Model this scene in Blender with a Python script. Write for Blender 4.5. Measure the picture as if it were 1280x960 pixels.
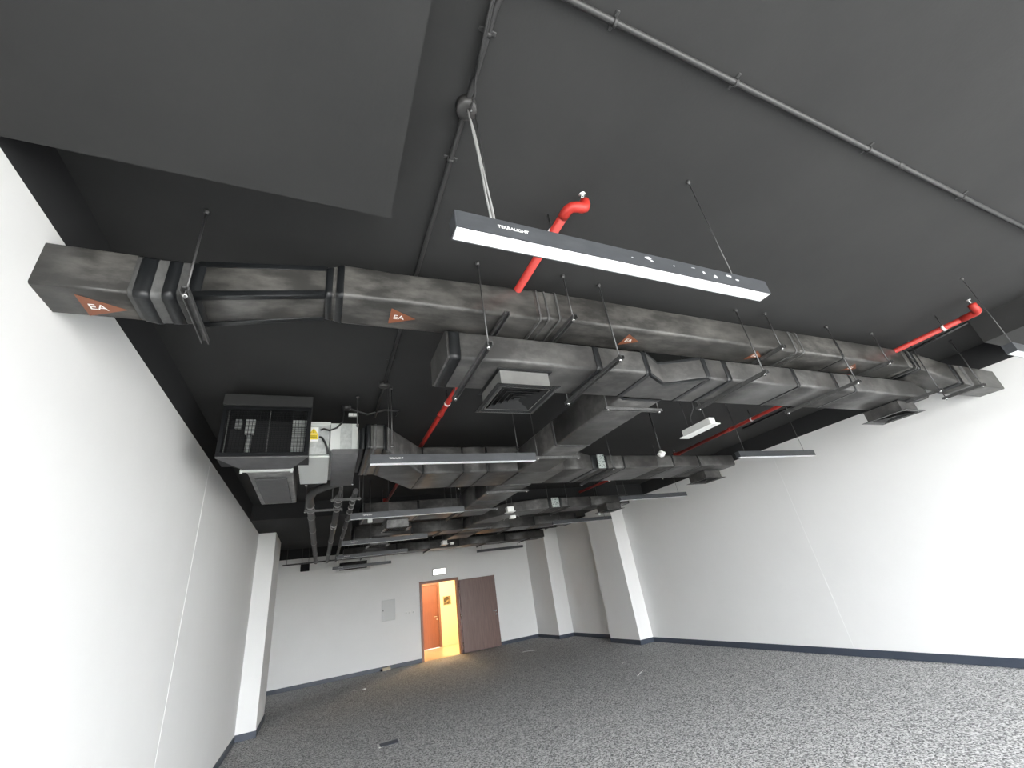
import bpy, math, random
from mathutils import Vector, Matrix
random.seed(7)
sc = bpy.context.scene
for o in list(bpy.data.objects): bpy.data.objects.remove(o)
COL = sc.collection

# ------------------------------------------------------------------ camera
EYE = Vector((0, 0, 1.65))
RIGHT = Vector((0.91340538, -0.38287950, -0.13818071))
DOWN = Vector((0.05520645, 0.45285567, -0.88987302))
FWD = Vector((0.40329005, 0.80518634, 0.43477822))
cd = bpy.data.cameras.new('camera'); cam = bpy.data.objects.new('camera', cd); COL.objects.link(cam)
cd.sensor_fit = 'HORIZONTAL'; cd.sensor_width = 36.0; cd.lens = 518.17 / 1280 * 36.0
cd.clip_start = 0.02; cd.clip_end = 200
m = Matrix((RIGHT, -DOWN, -FWD)).transposed().to_4x4(); m.translation = EYE
cam.matrix_world = m
sc.camera = cam

# ------------------------------------------------------------------ sky, daylight, exposure
W = bpy.data.worlds.new('world'); sc.world = W; W.use_nodes = True
bg = W.node_tree.nodes['Background']
bg.inputs['Strength'].default_value = 1.0
# bright overcast sky above the horizon, duller ground below it
_n = W.node_tree.nodes; _tc = _n.new('ShaderNodeTexCoord'); _sp = _n.new('ShaderNodeSeparateXYZ'); _rp = _n.new('ShaderNodeMapRange')
_rp.inputs['From Min'].default_value = -0.03; _rp.inputs['From Max'].default_value = 0.03
_mx = _n.new('ShaderNodeMix'); _mx.data_type = 'RGBA'
_mx.inputs[6].default_value = (3.1, 3.1, 3.0, 1); _mx.inputs[7].default_value = (8.0, 8.2, 8.4, 1)
W.node_tree.links.new(_tc.outputs['Generated'], _sp.inputs[0]); W.node_tree.links.new(_sp.outputs['Z'], _rp.inputs['Value'])
W.node_tree.links.new(_rp.outputs['Result'], _mx.inputs[0]); W.node_tree.links.new(_mx.outputs[2], bg.inputs['Color'])
YB = -2.6                      # window wall behind the photographer
pl = bpy.data.lights.new('window_portal', 'AREA'); pl.shape = 'RECTANGLE'; pl.size = 8.3; pl.size_y = 3.1
pl.cycles.is_portal = True
po = bpy.data.objects.new('window_portal', pl); COL.objects.link(po)
po.location = (3.185, YB - 0.1, 1.62); po.rotation_euler = (math.radians(-90), 0, 0)
sc.view_settings.view_transform = 'Standard'; sc.view_settings.look = 'None'
sc.view_settings.exposure = 1.53; sc.view_settings.gamma = 1.0
sc.view_settings.use_curve_mapping = False

# ------------------------------------------------------------------ room measures
XL, XR, YD = -1.10, 7.47, 14.80
ZS, ZC = 3.27, 3.55            # top of the white paint / concrete slab
PI = math.pi

# ------------------------------------------------------------------ materials
def mat(name, col, rough=0.6, metal=0.0, spec=0.5, noise=None, bump=None, emit=None, alpha=None):
    """noise=(scale, colour2, lo, hi, stretch)  bump=(scale, strength)"""
    M = bpy.data.materials.new(name); M.use_nodes = True
    nt = M.node_tree; B = nt.nodes['Principled BSDF']
    B.inputs['Base Color'].default_value = (*col, 1); B.inputs['Roughness'].default_value = rough
    B.inputs['Metallic'].default_value = metal; B.inputs['Specular IOR Level'].default_value = spec
    tc = nt.nodes.new('ShaderNodeTexCoord')
    if noise:
        sc_, c2, lo, hi, st = noise
        mp = nt.nodes.new('ShaderNodeMapping'); mp.inputs['Scale'].default_value = st
        n = nt.nodes.new('ShaderNodeTexNoise'); n.inputs['Scale'].default_value = sc_; n.inputs['Detail'].default_value = 6
        n.inputs['Roughness'].default_value = 0.65
        r = nt.nodes.new('ShaderNodeValToRGB')
        r.color_ramp.elements[0].position = lo; r.color_ramp.elements[1].position = hi
        r.color_ramp.elements[0].color = (*col, 1); r.color_ramp.elements[1].color = (*c2, 1)
        nt.links.new(tc.outputs['Object'], mp.inputs['Vector']); nt.links.new(mp.outputs['Vector'], n.inputs['Vector'])
        nt.links.new(n.outputs['Fac'], r.inputs['Fac']); nt.links.new(r.outputs['Color'], B.inputs['Base Color'])
    if bump:
        b = nt.nodes.new('ShaderNodeBump'); b.inputs['Strength'].default_value = bump[1]; b.inputs['Distance'].default_value = 0.01
        n2 = nt.nodes.new('ShaderNodeTexNoise'); n2.inputs['Scale'].default_value = bump[0]; n2.inputs['Detail'].default_value = 4
        nt.links.new(tc.outputs['Object'], n2.inputs['Vector']); nt.links.new(n2.outputs['Fac'], b.inputs['Height'])
        nt.links.new(b.outputs['Normal'], B.inputs['Normal'])
    if emit:
        B.inputs['Emission Color'].default_value = (*emit[0], 1); B.inputs['Emission Strength'].default_value = emit[1]
    return M
ONE = (1, 1, 1)
M_WALL = mat('white_wall_paint', (0.80, 0.80, 0.79), 0.75, spec=0.25, noise=(1.5, (0.78, 0.78, 0.77), .3, .7, ONE), bump=(90, .04))
M_BEAD = mat('white_joint_bead', (0.84, 0.84, 0.83), 0.7)
M_CEIL = mat('charcoal_ceiling_paint', (0.028, 0.0283, 0.0283), 0.8, spec=0.25, noise=(1.3, (0.033, 0.0333, 0.033), .35, .65, ONE), bump=(60, .06))
M_STRIP = mat('charcoal_wall_paint', (0.026, 0.0265, 0.0275), 0.8, spec=0.2, noise=(2, (0.030, 0.0305, 0.0315), .3, .7, ONE))
M_BASE = mat('navy_grey_skirting', (0.040, 0.052, 0.075), 0.45, noise=(3, (0.055, 0.066, 0.09), .3, .7, ONE))
M_DUCT = mat('black_painted_duct_wrap', (0.044, 0.043, 0.042), 0.40, noise=(4.5, (0.10, 0.098, 0.094), .44, .68, (1, 1.6, 1.6)), bump=(14, .10))
M_DUCT2 = mat('black_painted_exhaust_wrap', (0.034, 0.033, 0.031), 0.40, noise=(5.0, (0.105, 0.101, 0.094), .42, .68, (.8, 2, 2)), bump=(11, .16))
M_TAPE = mat('black_duct_tape', (0.007, 0.008, 0.009), 0.40, bump=(40, .1))
M_FLEX = mat('grey_flexible_joint', (0.055, 0.055, 0.054), 0.55, noise=(20, (0.09, 0.09, 0.088), .35, .7, ONE), bump=(30, .3))
M_STEEL = mat('dark_painted_steel', (0.065, 0.065, 0.065), 0.45, 0.2, noise=(30, (0.13, 0.13, 0.128), .45, .8, ONE))
M_ROD = mat('dull_threaded_rod', (0.10, 0.10, 0.10), 0.4, 0.6)
M_GALV = mat('galvanised_sheet', (0.42, 0.44, 0.43), 0.42, 0.55, noise=(28, (0.55, 0.57, 0.56), .35, .65, ONE))
M_LGALV = mat('pale_galvanised_edge', (0.60, 0.62, 0.60), 0.45, 0.35)
M_FOIL = mat('aluminium_foil_tape', (0.55, 0.60, 0.58), 0.35, 0.5, noise=(60, (0.10, 0.13, 0.12), .52, .60, ONE))
M_ORANGE = mat('brown_orange_sticker', (0.22, 0.075, 0.036), 0.5)
M_WHITE = mat('white_plastic', (0.82, 0.82, 0.80), 0.45)
M_OPAL = mat('opal_diffuser', (0.90, 0.91, 0.94), 0.35)
M_HOUSE = mat('lamp_housing_black', (0.048, 0.051, 0.056), 0.38, 0.15, noise=(7, (0.070, 0.074, 0.080), .45, .8, (1, 1, 2)))
M_CHIP = mat('chipped_paint_patch', (0.42, 0.43, 0.44), 0.6)
M_RED = mat('red_sprinkler_pipe', (0.40, 0.024, 0.016), 0.5)
M_CHROME = mat('chrome', (0.75, 0.75, 0.74), 0.2, 0.9)
M_COND = mat('painted_conduit', (0.034, 0.034, 0.034), 0.45)
M_CABLE = mat('grey_cable', (0.24, 0.24, 0.235), 0.5)
M_BCABLE = mat('black_cable', (0.018, 0.018, 0.018), 0.45)
M_GRILLE = mat('black_grille', (0.006, 0.0065, 0.0075), 0.6, spec=0.15)
M_VOID = mat('dark_cavity', (0.006, 0.006, 0.006), 0.9)
M_DIFF = mat('black_diffuser', (0.014, 0.0145, 0.015), 0.27)
M_VANE = mat('black_diffuser_vane', (0.014, 0.0145, 0.015), 0.55, spec=0.3)
M_NECK = mat('pale_neck_wrap', (0.115, 0.115, 0.11), 0.55, noise=(9, (0.145, 0.145, 0.138), .4, .7, ONE))
M_YEL = mat('yellow_warning', (0.80, 0.60, 0.03), 0.5)
M_PAD = mat('grey_insulated_panel', (0.085, 0.084, 0.086), 0.6, noise=(12, (0.065, 0.065, 0.067), .35, .65, ONE))
M_PADEDGE = mat('pale_panel_edge', (0.24, 0.24, 0.235), 0.5, noise=(10, (0.10, 0.10, 0.10), .4, .7, ONE))
M_LAG = mat('black_pipe_lagging', (0.032, 0.032, 0.032), 0.55, noise=(14, (0.055, 0.055, 0.054), .4, .7, ONE), bump=(25, .2))
M_LAGRING = mat('grey_lagging_ring', (0.24, 0.24, 0.235), 0.5)
M_PANEL = mat('grey_access_panel', (0.60, 0.61, 0.60), 0.5)
M_CREAM = mat('cream_corridor_wall', (0.80, 0.72, 0.52), 0.6)
M_TILE = mat('beige_corridor_tile', (0.66, 0.56, 0.40), 0.22)
M_JOINT = mat('tile_joint', (0.35, 0.28, 0.2), 0.7)
M_PIC = mat('dark_picture', (0.06, 0.045, 0.02), 0.4, noise=(9, (0.45, 0.34, 0.16), .5, .62, ONE))
M_LOUV = mat('grey_louvre', (0.62, 0.62, 0.60), 0.5)
M_EXIT = mat('lit_exit_panel', (0.9, 0.9, 0.88), 0.4, emit=((1.0, 0.93, 0.84), 2.6))
M_CLIGHT = mat('lit_corridor_lamp', (0.9, 0.8, 0.6), 0.4, emit=((1.0, 0.72, 0.40), 6.0))
M_TAN = mat('tan_floor_box', (0.50, 0.42, 0.30), 0.6)
M_WOOD = mat('brown_door_veneer', (0.105, 0.052, 0.040), 0.42, noise=(3.0, (0.165, 0.088, 0.070), .3, .7, (14, 14, .7)))
M_WOOD2 = mat('red_brown_door_veneer', (0.20, 0.062, 0.030), 0.40, noise=(3.0, (0.26, 0.090, 0.045), .3, .7, (14, 14, .7)))
M_FRAMEW = mat('brown_door_frame', (0.20, 0.085, 0.055), 0.4, noise=(3.0, (0.26, 0.12, 0.08), .3, .7, (14, 14, .7)))
M_WINF = mat('grey_window_frame', (0.25, 0.25, 0.26), 0.4, 0.3)
def carpet():
    M = bpy.data.materials.new('grey_loop_carpet'); M.use_nodes = True
    nt = M.node_tree; B = nt.nodes['Principled BSDF']; B.inputs['Roughness'].default_value = 0.95
    B.inputs['Specular IOR Level'].default_value = 0.1
    tc = nt.nodes.new('ShaderNodeTexCoord')
    n = nt.nodes.new('ShaderNodeTexNoise'); n.inputs['Scale'].default_value = 42; n.inputs['Detail'].default_value = 3; n.inputs['Roughness'].default_value = .7
    v = nt.nodes.new('ShaderNodeTexVoronoi'); v.inputs['Scale'].default_value = 80
    mx = nt.nodes.new('ShaderNodeMix'); mx.data_type = 'FLOAT'; mx.inputs[0].default_value = 0.45
    r = nt.nodes.new('ShaderNodeValToRGB')
    r.color_ramp.elements[0].position = .34; r.color_ramp.elements[1].position = .66
    r.color_ramp.elements[0].color = (0.15, 0.15, 0.152, 1); r.color_ramp.elements[1].color = (0.68, 0.68, 0.675, 1)
    bp = nt.nodes.new('ShaderNodeBump'); bp.inputs['Strength'].default_value = .5; bp.inputs['Distance'].default_value = .006
    sp = nt.nodes.new('ShaderNodeSeparateColor')
    nt.links.new(tc.outputs['Object'], n.inputs['Vector']); nt.links.new(tc.outputs['Object'], v.inputs['Vector'])
    nt.links.new(v.outputs['Color'], sp.inputs['Color'])
    nt.links.new(n.outputs['Fac'], mx.inputs[2]); nt.links.new(sp.outputs['Red'], mx.inputs[3])
    nt.links.new(mx.outputs[0], r.inputs['Fac']); nt.links.new(r.outputs['Color'], B.inputs['Base Color'])
    nt.links.new(mx.outputs[0], bp.inputs['Height']); nt.links.new(bp.outputs['Normal'], B.inputs['Normal'])
    return M
M_CARPET = carpet()

# ------------------------------------------------------------------ mesh helpers
def base_of(p):
    """parts are given in room coordinates and stored relative to their thing's base"""
    while p is not None and p.parent is not None: p = p.parent
    return p.location if p is not None else (0, 0, 0)
class G:
    """collects geometry in world coordinates (or local ones when a parent moves it)"""
    def __init__(s): s.v = []; s.f = []; s.mi = []; s.sm = []
    def add(s, vs, fs, mi=0, smooth=False):
        k = len(s.v); s.v += [tuple(p) for p in vs]
        for f in fs: s.f.append([i + k for i in f]); s.mi.append(mi); s.sm.append(smooth)
        return s
    def box(s, x0, x1, y0, y1, z0, z1, mi=0):
        vs = [(x, y, z) for z in (z0, z1) for y in (y0, y1) for x in (x0, x1)]
        return s.add(vs, [(0, 2, 3, 1), (4, 5, 7, 6), (0, 1, 5, 4), (2, 6, 7, 3), (0, 4, 6, 2), (1, 3, 7, 5)], mi)
    def bbox(s, x0, x1, y0, y1, z0, z1, b=0.004, mi=0):
        """box with chamfered edges"""
        b = min(b, (x1 - x0) * .45, (y1 - y0) * .45, (z1 - z0) * .45)
        rings = []
        for z, i in ((z0, b), (z0 + b, 0), (z1 - b, 0), (z1, b)):
            X0, X1, Y0, Y1 = x0 + i, x1 - i, y0 + i, y1 - i
            rings.append([(X0 + b, Y0, z), (X1 - b, Y0, z), (X1, Y0 + b, z), (X1, Y1 - b, z), (X1 - b, Y1, z), (X0 + b, Y1, z), (X0, Y1 - b, z), (X0, Y0 + b, z)])
        return s.rings(rings, mi, False)
    def rings(s, rings, mi=0, smooth=False, caps=True):
        n = len(rings[0]); vs = [p for r in rings for p in r]; fs = []
        for k in range(len(rings) - 1):
            for i in range(n):
                j = (i + 1) % n
                fs.append((k * n + i, k * n + j, (k + 1) * n + j, (k + 1) * n + i))
        s.add(vs, fs, mi, smooth)
        if caps:
            k = len(s.v) - len(vs)
            s.f.append([k + i for i in range(n)][::-1]); s.mi.append(mi); s.sm.append(False)
            s.f.append([k + (len(rings) - 1) * n + i for i in range(n)]); s.mi.append(mi); s.sm.append(False)
        return s
    def tube(s, pts, r, n=10, mi=0, smooth=True, radii=None):
        pts = [Vector(p) for p in pts]; rings = []; up = None
        for i, p in enumerate(pts):
            if i == 0: d = pts[1] - p
            elif i == len(pts) - 1: d = p - pts[-2]
            else: d = (pts[i + 1] - p).normalized() + (p - pts[i - 1]).normalized()
            d.normalize()
            if up is None: up = Vector((0, 0, 1)) if abs(d.z) < .9 else Vector((1, 0, 0))
            a = d.cross(up).normalized(); b = a.cross(d).normalized(); up = b
            rr = radii[i] if radii else r
            rings.append([p + a * (rr * math.cos(2 * PI * k / n)) + b * (rr * math.sin(2 * PI * k / n)) for k in range(n)])
        return s.rings(rings, mi, smooth)
    def lathe(s, c, prof, n=20, axis='z', mi=0):
        """prof = [(radius, offset)]"""
        rings = []
        for r, h in prof:
            ring = []
            for k in range(n):
                a = 2 * PI * k / n; u, w = r * math.cos(a), r * math.sin(a)
                p = {'z': (u, w, h), 'y': (u, h, w), 'x': (h, u, w)}[axis]
                ring.append((c[0] + p[0], c[1] + p[1], c[2] + p[2]))
            rings.append(ring)
        return s.rings(rings, mi, True)
    def loft(s, secs, axis='x', r=0.024, mi=0, caps=True):
        """secs = [(t, a0, a1, b0, b1)]: rounded rectangles along x (a=y, b=z) or y (a=x, b=z)"""
        rings = []
        for t, a0, a1, b0, b1 in secs:
            ring = []
            for ca, cb, q in ((a1 - r, b1 - r, 0), (a0 + r, b1 - r, 1), (a0 + r, b0 + r, 2), (a1 - r, b0 + r, 3)):
                for k in range(6):
                    an = q * PI / 2 + k / 5 * PI / 2
                    a, b = ca + r * math.cos(an), cb + r * math.sin(an)
                    ring.append((t, a, b) if axis == 'x' else (a, t, b))
            rings.append(ring)
        return s.rings(rings, mi, True, caps)
    def obj(s, name, mats, parent=None):
        c = base_of(parent); me = bpy.data.meshes.new(name); me.from_pydata([(p[0] - c[0], p[1] - c[1], p[2] - c[2]) for p in s.v], [], s.f)
        for M_ in (mats if isinstance(mats, (list, tuple)) else [mats]): me.materials.append(M_)
        me.polygons.foreach_set('material_index', s.mi); me.polygons.foreach_set('use_smooth', s.sm)
        me.update()
        import bmesh
        bm = bmesh.new(); bm.from_mesh(me); bmesh.ops.recalc_face_normals(bm, faces=bm.faces[:]); bm.to_mesh(me); bm.free()
        o = bpy.data.objects.new(name, me); COL.objects.link(o)
        if parent is not None: o.parent = parent
        return o
def tag(o, label, cat, group=None, kind=None):
    o['label'] = label; o['category'] = cat
    if group: o['group'] = group
    if kind: o['kind'] = kind
    return o
def struct(o, label=None):
    o['kind'] = 'structure'
    if label: o['label'] = label
    return o
def thing(name, loc, label, cat, group=None):
    e = bpy.data.objects.new(name, None); COL.objects.link(e); e.location = loc; e.empty_display_size = .1
    return tag(e, label, cat, group)
def text_obj(name, s, size, M_, mw, parent, extrude=0.0004):
    cu = bpy.data.curves.new(name, 'FONT'); cu.body = s; cu.size = size; cu.align_x = 'CENTER'; cu.align_y = 'CENTER'
    cu.extrude = extrude
    t = bpy.data.objects.new(name, cu); COL.objects.link(t)
    dg = bpy.context.evaluated_depsgraph_get()
    me = bpy.data.meshes.new_from_object(t.evaluated_get(dg)); bpy.data.objects.remove(t); bpy.data.curves.remove(cu)
    me.materials.clear(); me.materials.append(M_); me.transform(Matrix.Translation(-Vector(base_of(parent))) @ mw)
    o = bpy.data.objects.new(name, me); COL.objects.link(o); o.parent = parent
    return o

# ================================================================== STRUCTURE
g = G().box(XL - .2, XR + .2, YB - .2, YD + .02, -.1, 0); struct(g.obj('floor', M_CARPET), 'mottled grey loop pile carpet floor')
g = G().box(XL - .2, XR + .2, YB - .2, YD + .3, ZC, ZC + .15); struct(g.obj('ceiling', M_CEIL), 'charcoal painted concrete ceiling')
def side_wall(name, x0, x1, label):
    g = G().box(x0, x1, YB - .2, YD + .16, 0, ZS, 0).box(x0, x1, YB - .2, YD + .16, ZS, ZC, 1)
    return struct(g.obj(name, [M_WALL, M_STRIP]), label)
wl = side_wall('wall_left', XL - .15, XL, 'white painted left wall with a charcoal strip at its top')
wr = side_wall('wall_right', XR, XR + .15, 'white painted right wall with a charcoal strip at its top')
G().bbox(XL, XL + .0025, 5.12, 5.13, .1, ZS, .0015).obj('joint_bead', M_BEAD, wl)
G().bbox(XR - .0025, XR, 4.865, 4.875, .1, ZS, .0015).obj('joint_bead', M_BEAD, wr)
# far wall with the door opening
DX0, DX1, DZ = 3.06, 4.24, 2.13
g = G()
g.box(XL, DX0, YD, YD + .15, 0, ZS, 0).box(DX1, XR, YD, YD + .15, 0, ZS, 0).box(DX0, DX1, YD, YD + .15, DZ, ZS, 0)
g.box(XL, XR, YD, YD + .15, ZS, ZC, 1)
struct(g.obj('wall_far', [M_WALL, M_STRIP]), 'white painted far wall with a door opening')
# pillars, beam and dropped soffits
def pillar(name, x0, x1, y0, y1, label): return struct(G().box(x0, x1, y0, y1, 0, ZS).obj(name, M_WALL), label)
pillar('wall_left_pillar', XL, -.80, 9.85, 11.30, 'white pillar standing proud of the left wall')
pillar('wall_right_pillar', 7.08, XR, 9.50, 10.72, 'white pillar standing proud of the right wall')
pillar('wall_right_corner_pillar', 6.95, XR, 13.30, YD, 'white pillar in the far right corner')
struct(G().box(XL, XR, 8.50, 11.20, ZS, ZC).obj('ceiling_beam', M_STRIP), 'wide charcoal beam crossing the room above the pillars')
struct(G().box(XL, .22, YB, 1.435, ZS, ZC).obj('ceiling_soffit_left', M_CEIL), 'flat charcoal soffit dropped from the ceiling at left')
struct(G().box(6.35, XR, YB, 1.43, ZS, ZC).obj('ceiling_soffit_right', M_CEIL), 'flat charcoal soffit dropped from the ceiling at right')
# back wall: glazed, behind the photographer
g = G().box(XL, XR, YB - .15, YB, 3.2, ZC, 0)
g.box(XL, XL + .08, YB - .15, YB, 0, 3.2, 0).box(XR - .08, XR, YB - .15, YB, 0, 3.2, 0)
wb = struct(g.obj('wall_back', M_WALL), 'glazed wall behind the viewer')
wn = bpy.data.objects.new('window_1', None); COL.objects.link(wn); struct(wn, 'floor to ceiling window behind the viewer')
for i in range(7):
    x = XL + .08 + i * (XR - XL - .16) / 6
    G().bbox(x - .03, x + .03, YB - .12, YB - .04, .06, 3.14, .005).obj('mullion', M_WINF, wn)
for z in (.03, 3.17): G().bbox(XL + .08, XR - .08, YB - .12, YB - .04, z - .03, z + .03, .005).obj('window_rail', M_WINF, wn)

# skirting boards
def skirt(g, x0, y0, x1, y1, n, h=.10, t=.014):
    """a run of skirting, n = direction it stands off the wall"""
    xs = sorted((x0, x1)); ys = sorted((y0, y1))
    if n[0]:
        a, b = sorted((x0, x0 + n[0] * t)); g.bbox(a, b, ys[0], ys[1], 0, h, .003)
    else:
        a, b = sorted((y0, y0 + n[1] * t)); g.bbox(xs[0], xs[1], a, b, 0, h, .003)
g = G(); t = .014
skirt(g, XL, YB, XL, 9.85, (1, 0)); skirt(g, XL, 9.85, -.80 + t, 9.85, (0, -1)); skirt(g, -.80, 9.85, -.80, 11.30, (1, 0)); skirt(g, XL, 11.3, XL, YD, (1, 0)); skirt(g, XL, 11.3, -.8 + t, 11.3, (0, 1))
struct(g.obj('baseboard_left', M_BASE), 'dark navy skirting along the left wall')
g = G(); skirt(g, XL, YD, DX0 - .05, YD, (0, -1)); skirt(g, DX1 + .05, YD, 6.95, YD, (0, -1))
struct(g.obj('baseboard_far', M_BASE), 'dark navy skirting along the far wall')
g = G(); skirt(g, XR, YB, XR, 9.50, (-1, 0)); skirt(g, 7.08 - t, 9.50, XR, 9.50, (0, -1)); skirt(g, 7.08, 9.5, 7.08, 10.72, (-1, 0)); skirt(g, 7.08 - t, 10.72, XR, 10.72, (0, 1))
skirt(g, XR, 10.72, XR, 13.3, (-1, 0)); skirt(g, 6.95 - t, 13.30, XR, 13.30, (0, -1)); skirt(g, 6.95, 13.3, 6.95, YD, (-1, 0))
struct(g.obj('baseboard_right', M_BASE), 'dark navy skirting along the right wall')

# ------------------------------------------------------------------ open door and the lit corridor behind it
d1 = bpy.data.objects.new('door_1', None); COL.objects.link(d1); d1.location = (3.65, YD, 0)
struct(d1, 'brown wooden door standing wide open against the far wall')
fr = G(); e = .055
fr.bbox(DX0 - e, DX0 + .02, YD - .02, YD + .16, 0, DZ + e, .004).bbox(DX1 - .02, DX1 + e, YD - .02, YD + .16, 0, DZ + e, .004).bbox(DX0 + .02, DX1 - .02, YD - .02, YD + .16, DZ - .02, DZ + e, .004)
fr.obj('door_frame', M_FRAMEW, d1)
LW, LT, LZ = 1.235, .045, 2.09
ang = math.radians(-3.5); hx, hy = DX1 + .06, YD - .045
def leaf_pt(p):
    c, s_ = math.cos(ang), math.sin(ang); return (hx + p[0] * c - p[1] * s_, hy + p[0] * s_ + p[1] * c, p[2])
def leafed(g): g.v = [leaf_pt(p) for p in g.v]; return g
lf = leafed(G().bbox(0, LW, -LT, 0, .01, LZ, .003)).obj('door_leaf', M_WOOD, d1)
hd = leafed(G().tube([(LW - .07, -LT, 1.02), (LW - .07, -LT - .055, 1.02), (LW - .09, -LT - .06, 1.02), (LW - .20, -LT - .06, 1.02)], .010, 8)).obj('door_handle', M_CHROME, lf)
leafed(G().lathe((LW - .07, -LT, 1.02), [(.028, 0), (.028, -.008), (.02, -.010)], 16, 'y')).obj('handle_rose', M_CHROME, lf)
leafed(G().lathe((LW - .07, -LT, .92), [(.028, 0), (.028, -.008), (.012, -.016)], 16, 'y')).obj('lock_rose', M_CHROME, lf)
for z in (.25, 1.05, 1.85): G().lathe((hx - .012, hy - .03, z), [(.009, -.05), (.009, .05)], 10).obj('hinge', M_CHROME, lf)
# corridor
CY = 18.0
struct(G().box(1.5, 6.2, YD + .02, CY + .1, -.1, -.002).obj('floor_corridor', M_JOINT), 'beige tiled corridor floor beyond the door')
fc = bpy.data.objects['floor_corridor']
for ix in range(8):
    for iy in range(6):
        G().bbox(1.5 + ix * .6 + .002, 2.1 + ix * .6 - .002, YD + .02 + iy * .6 + .002, min(YD + .62 + iy * .6 - .002, CY), -.01, 0, .001).obj('tile', M_TILE, fc)
CDX0, CDX1 = 3.52, 4.42
g = G().box(1.5, CDX0, CY, CY + .12, 0, 2.8).box(CDX1, 6.2, CY, CY + .12, 0, 2.8).box(CDX0, CDX1, CY, CY + .12, 2.16, 2.8)
struct(g.obj('wall_corridor', M_CREAM), 'cream wall across the lit corridor')
struct(G().box(1.5, 1.6, YD + .15, CY, 0, 2.8).obj('wall_corridor_left', M_CREAM), 'cream end wall of the corridor')
struct(G().box(6.1, 6.2, YD + .15, CY, 0, 2.8).obj('wall_corridor_right', M_CREAM), 'cream far end wall of the corridor')
struct(G().box(1.5, 6.2, YD + .15, CY + .1, 2.8, 2.9).obj('ceiling_corridor', M_CREAM), 'cream corridor ceiling')
d2 = bpy.data.objects.new('door_2', None); COL.objects.link(d2); d2.location = (3.97, CY, 0)
struct(d2, 'closed red brown door across the lit corridor')
G().bbox(CDX0 - .02, CDX0 + .07, CY - .02, CY + .12, 0, 2.22, .004).bbox(CDX1 - .07, CDX1 + .02, CY - .02, CY + .12, 0, 2.22, .004).bbox(CDX0 + .07, CDX1 - .07, CY - .02, CY + .12, 2.13, 2.22, .004).obj('door_frame', M_FRAMEW, d2)
l2 = G().bbox(CDX0 + .07, CDX1 - .07, CY + .03, CY + .07, .005, 2.13, .003).obj('door_leaf', M_WOOD2, d2)
G().tube([(CDX1 - .13, CY + .03, 1.03), (CDX1 - .13, CY - .025, 1.03), (CDX1 - .15, CY - .03, 1.03), (CDX1 - .26, CY - .03, 1.03)], .010, 8).obj('door_handle', M_CHROME, l2)
G().lathe((CDX1 - .13, CY + .03, .93), [(.026, 0), (.026, -.01), (.012, -.018)], 16, 'y').obj('lock_rose', M_CHROME, l2)
pc = thing('wall_picture', (4.72, CY, 1.5), 'small square dark picture on the cream corridor wall', 'picture')
G().bbox(4.56, 4.88, CY - .025, CY, 1.36, 1.68, .004).obj('picture_frame', M_TAN, pc); G().bbox(4.585, 4.855, CY - .03, CY - .022, 1.385, 1.655, .002).obj('canvas', M_PIC, pc)
cl = thing('corridor_lamp', (4.3, 16.3, 2.8), 'warm lit lamp on the corridor ceiling beyond the open door', 'lamp')
G().lathe((4.3, 16.3, 2.8), [(.16, 0), (.16, -.03), (.14, -.05)], 24).obj('lamp_body', M_WHITE, cl)
G().lathe((4.3, 16.3, 2.75), [(.138, 0), (.12, -.02), (.05, -.03)], 24).obj('lamp_glass', M_CLIGHT, cl)
ll = bpy.data.lights.new('corridor_glow', 'POINT'); ll.energy = 85; ll.color = (1.0, 0.72, 0.42); ll.shadow_soft_size = .15
lo = bpy.data.objects.new('corridor_glow', ll); COL.objects.link(lo); lo.location = (4.3, 16.3, 2.62)

# ================================================================== DUCTS
def channel(g, x0, x1, y0, y1, z, w=.034, h=.026):
    """steel C channel, open below, along the longer side; z = its top"""
    tk = .004
    if y1 - y0 > x1 - x0:
        c = (x0 + x1) / 2
        g.box(c - w / 2, c + w / 2, y0, y1, z - tk, z).box(c - w / 2, c - w / 2 + tk, y0, y1, z - h, z - tk).box(c + w / 2 - tk, c + w / 2, y0, y1, z - h, z - tk)
    else:
        c = (y0 + y1) / 2
        g.box(x0, x1, c - w / 2, c + w / 2, z - tk, z).box(x0, x1, c - w / 2, c - w / 2 + tk, z - h, z - tk).box(x0, x1, c + w / 2 - tk, c + w / 2, z - h, z - tk)
    return g
def rod(par, x, y, z0, z1=ZC, r=.0052):
    o = G().tube([(x, y, z0), (x, y, z1)], r, 8).obj('hanger_rod', M_ROD, par)
    G().lathe((x, y, z0 + .012), [(.011, 0), (.011, .012)], 6).obj('nut', M_CHROME, o)
    G().lathe((x, y, z1), [(.014, 0), (.014, -.014), (.008, -.026)], 8).obj('anchor', M_STEEL, o)
    return o
def hanger_y(par, x, y0, y1, z, rods=(1, 1)):
    channel(G(), x - .017, x + .017, y0 - .03, y1 + .03, z).obj('hanger_channel', M_STEEL, par)
    if rods[0]: rod(par, x, y0, z - .045)
    if rods[1]: rod(par, x, y1, z - .045)
def hanger_x(par, x0, x1, y, z):
    channel(G(), x0 - .03, x1 + .03, y - .017, y + .017, z).obj('hanger_channel', M_STEEL, par)
    rod(par, x0, y, z - .045); rod(par, x1, y, z - .045)
def lerp_sec(secs, t):
    for a, b in zip(secs, secs[1:]):
        if a[0] <= t <= b[0]:
            k = (t - a[0]) / (b[0] - a[0]) if b[0] > a[0] else 0
            return (t,) + tuple(a[i] + (b[i] - a[i]) * k for i in range(1, 5))
    return secs[-1] if t > secs[-1][0] else secs[0]
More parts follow.
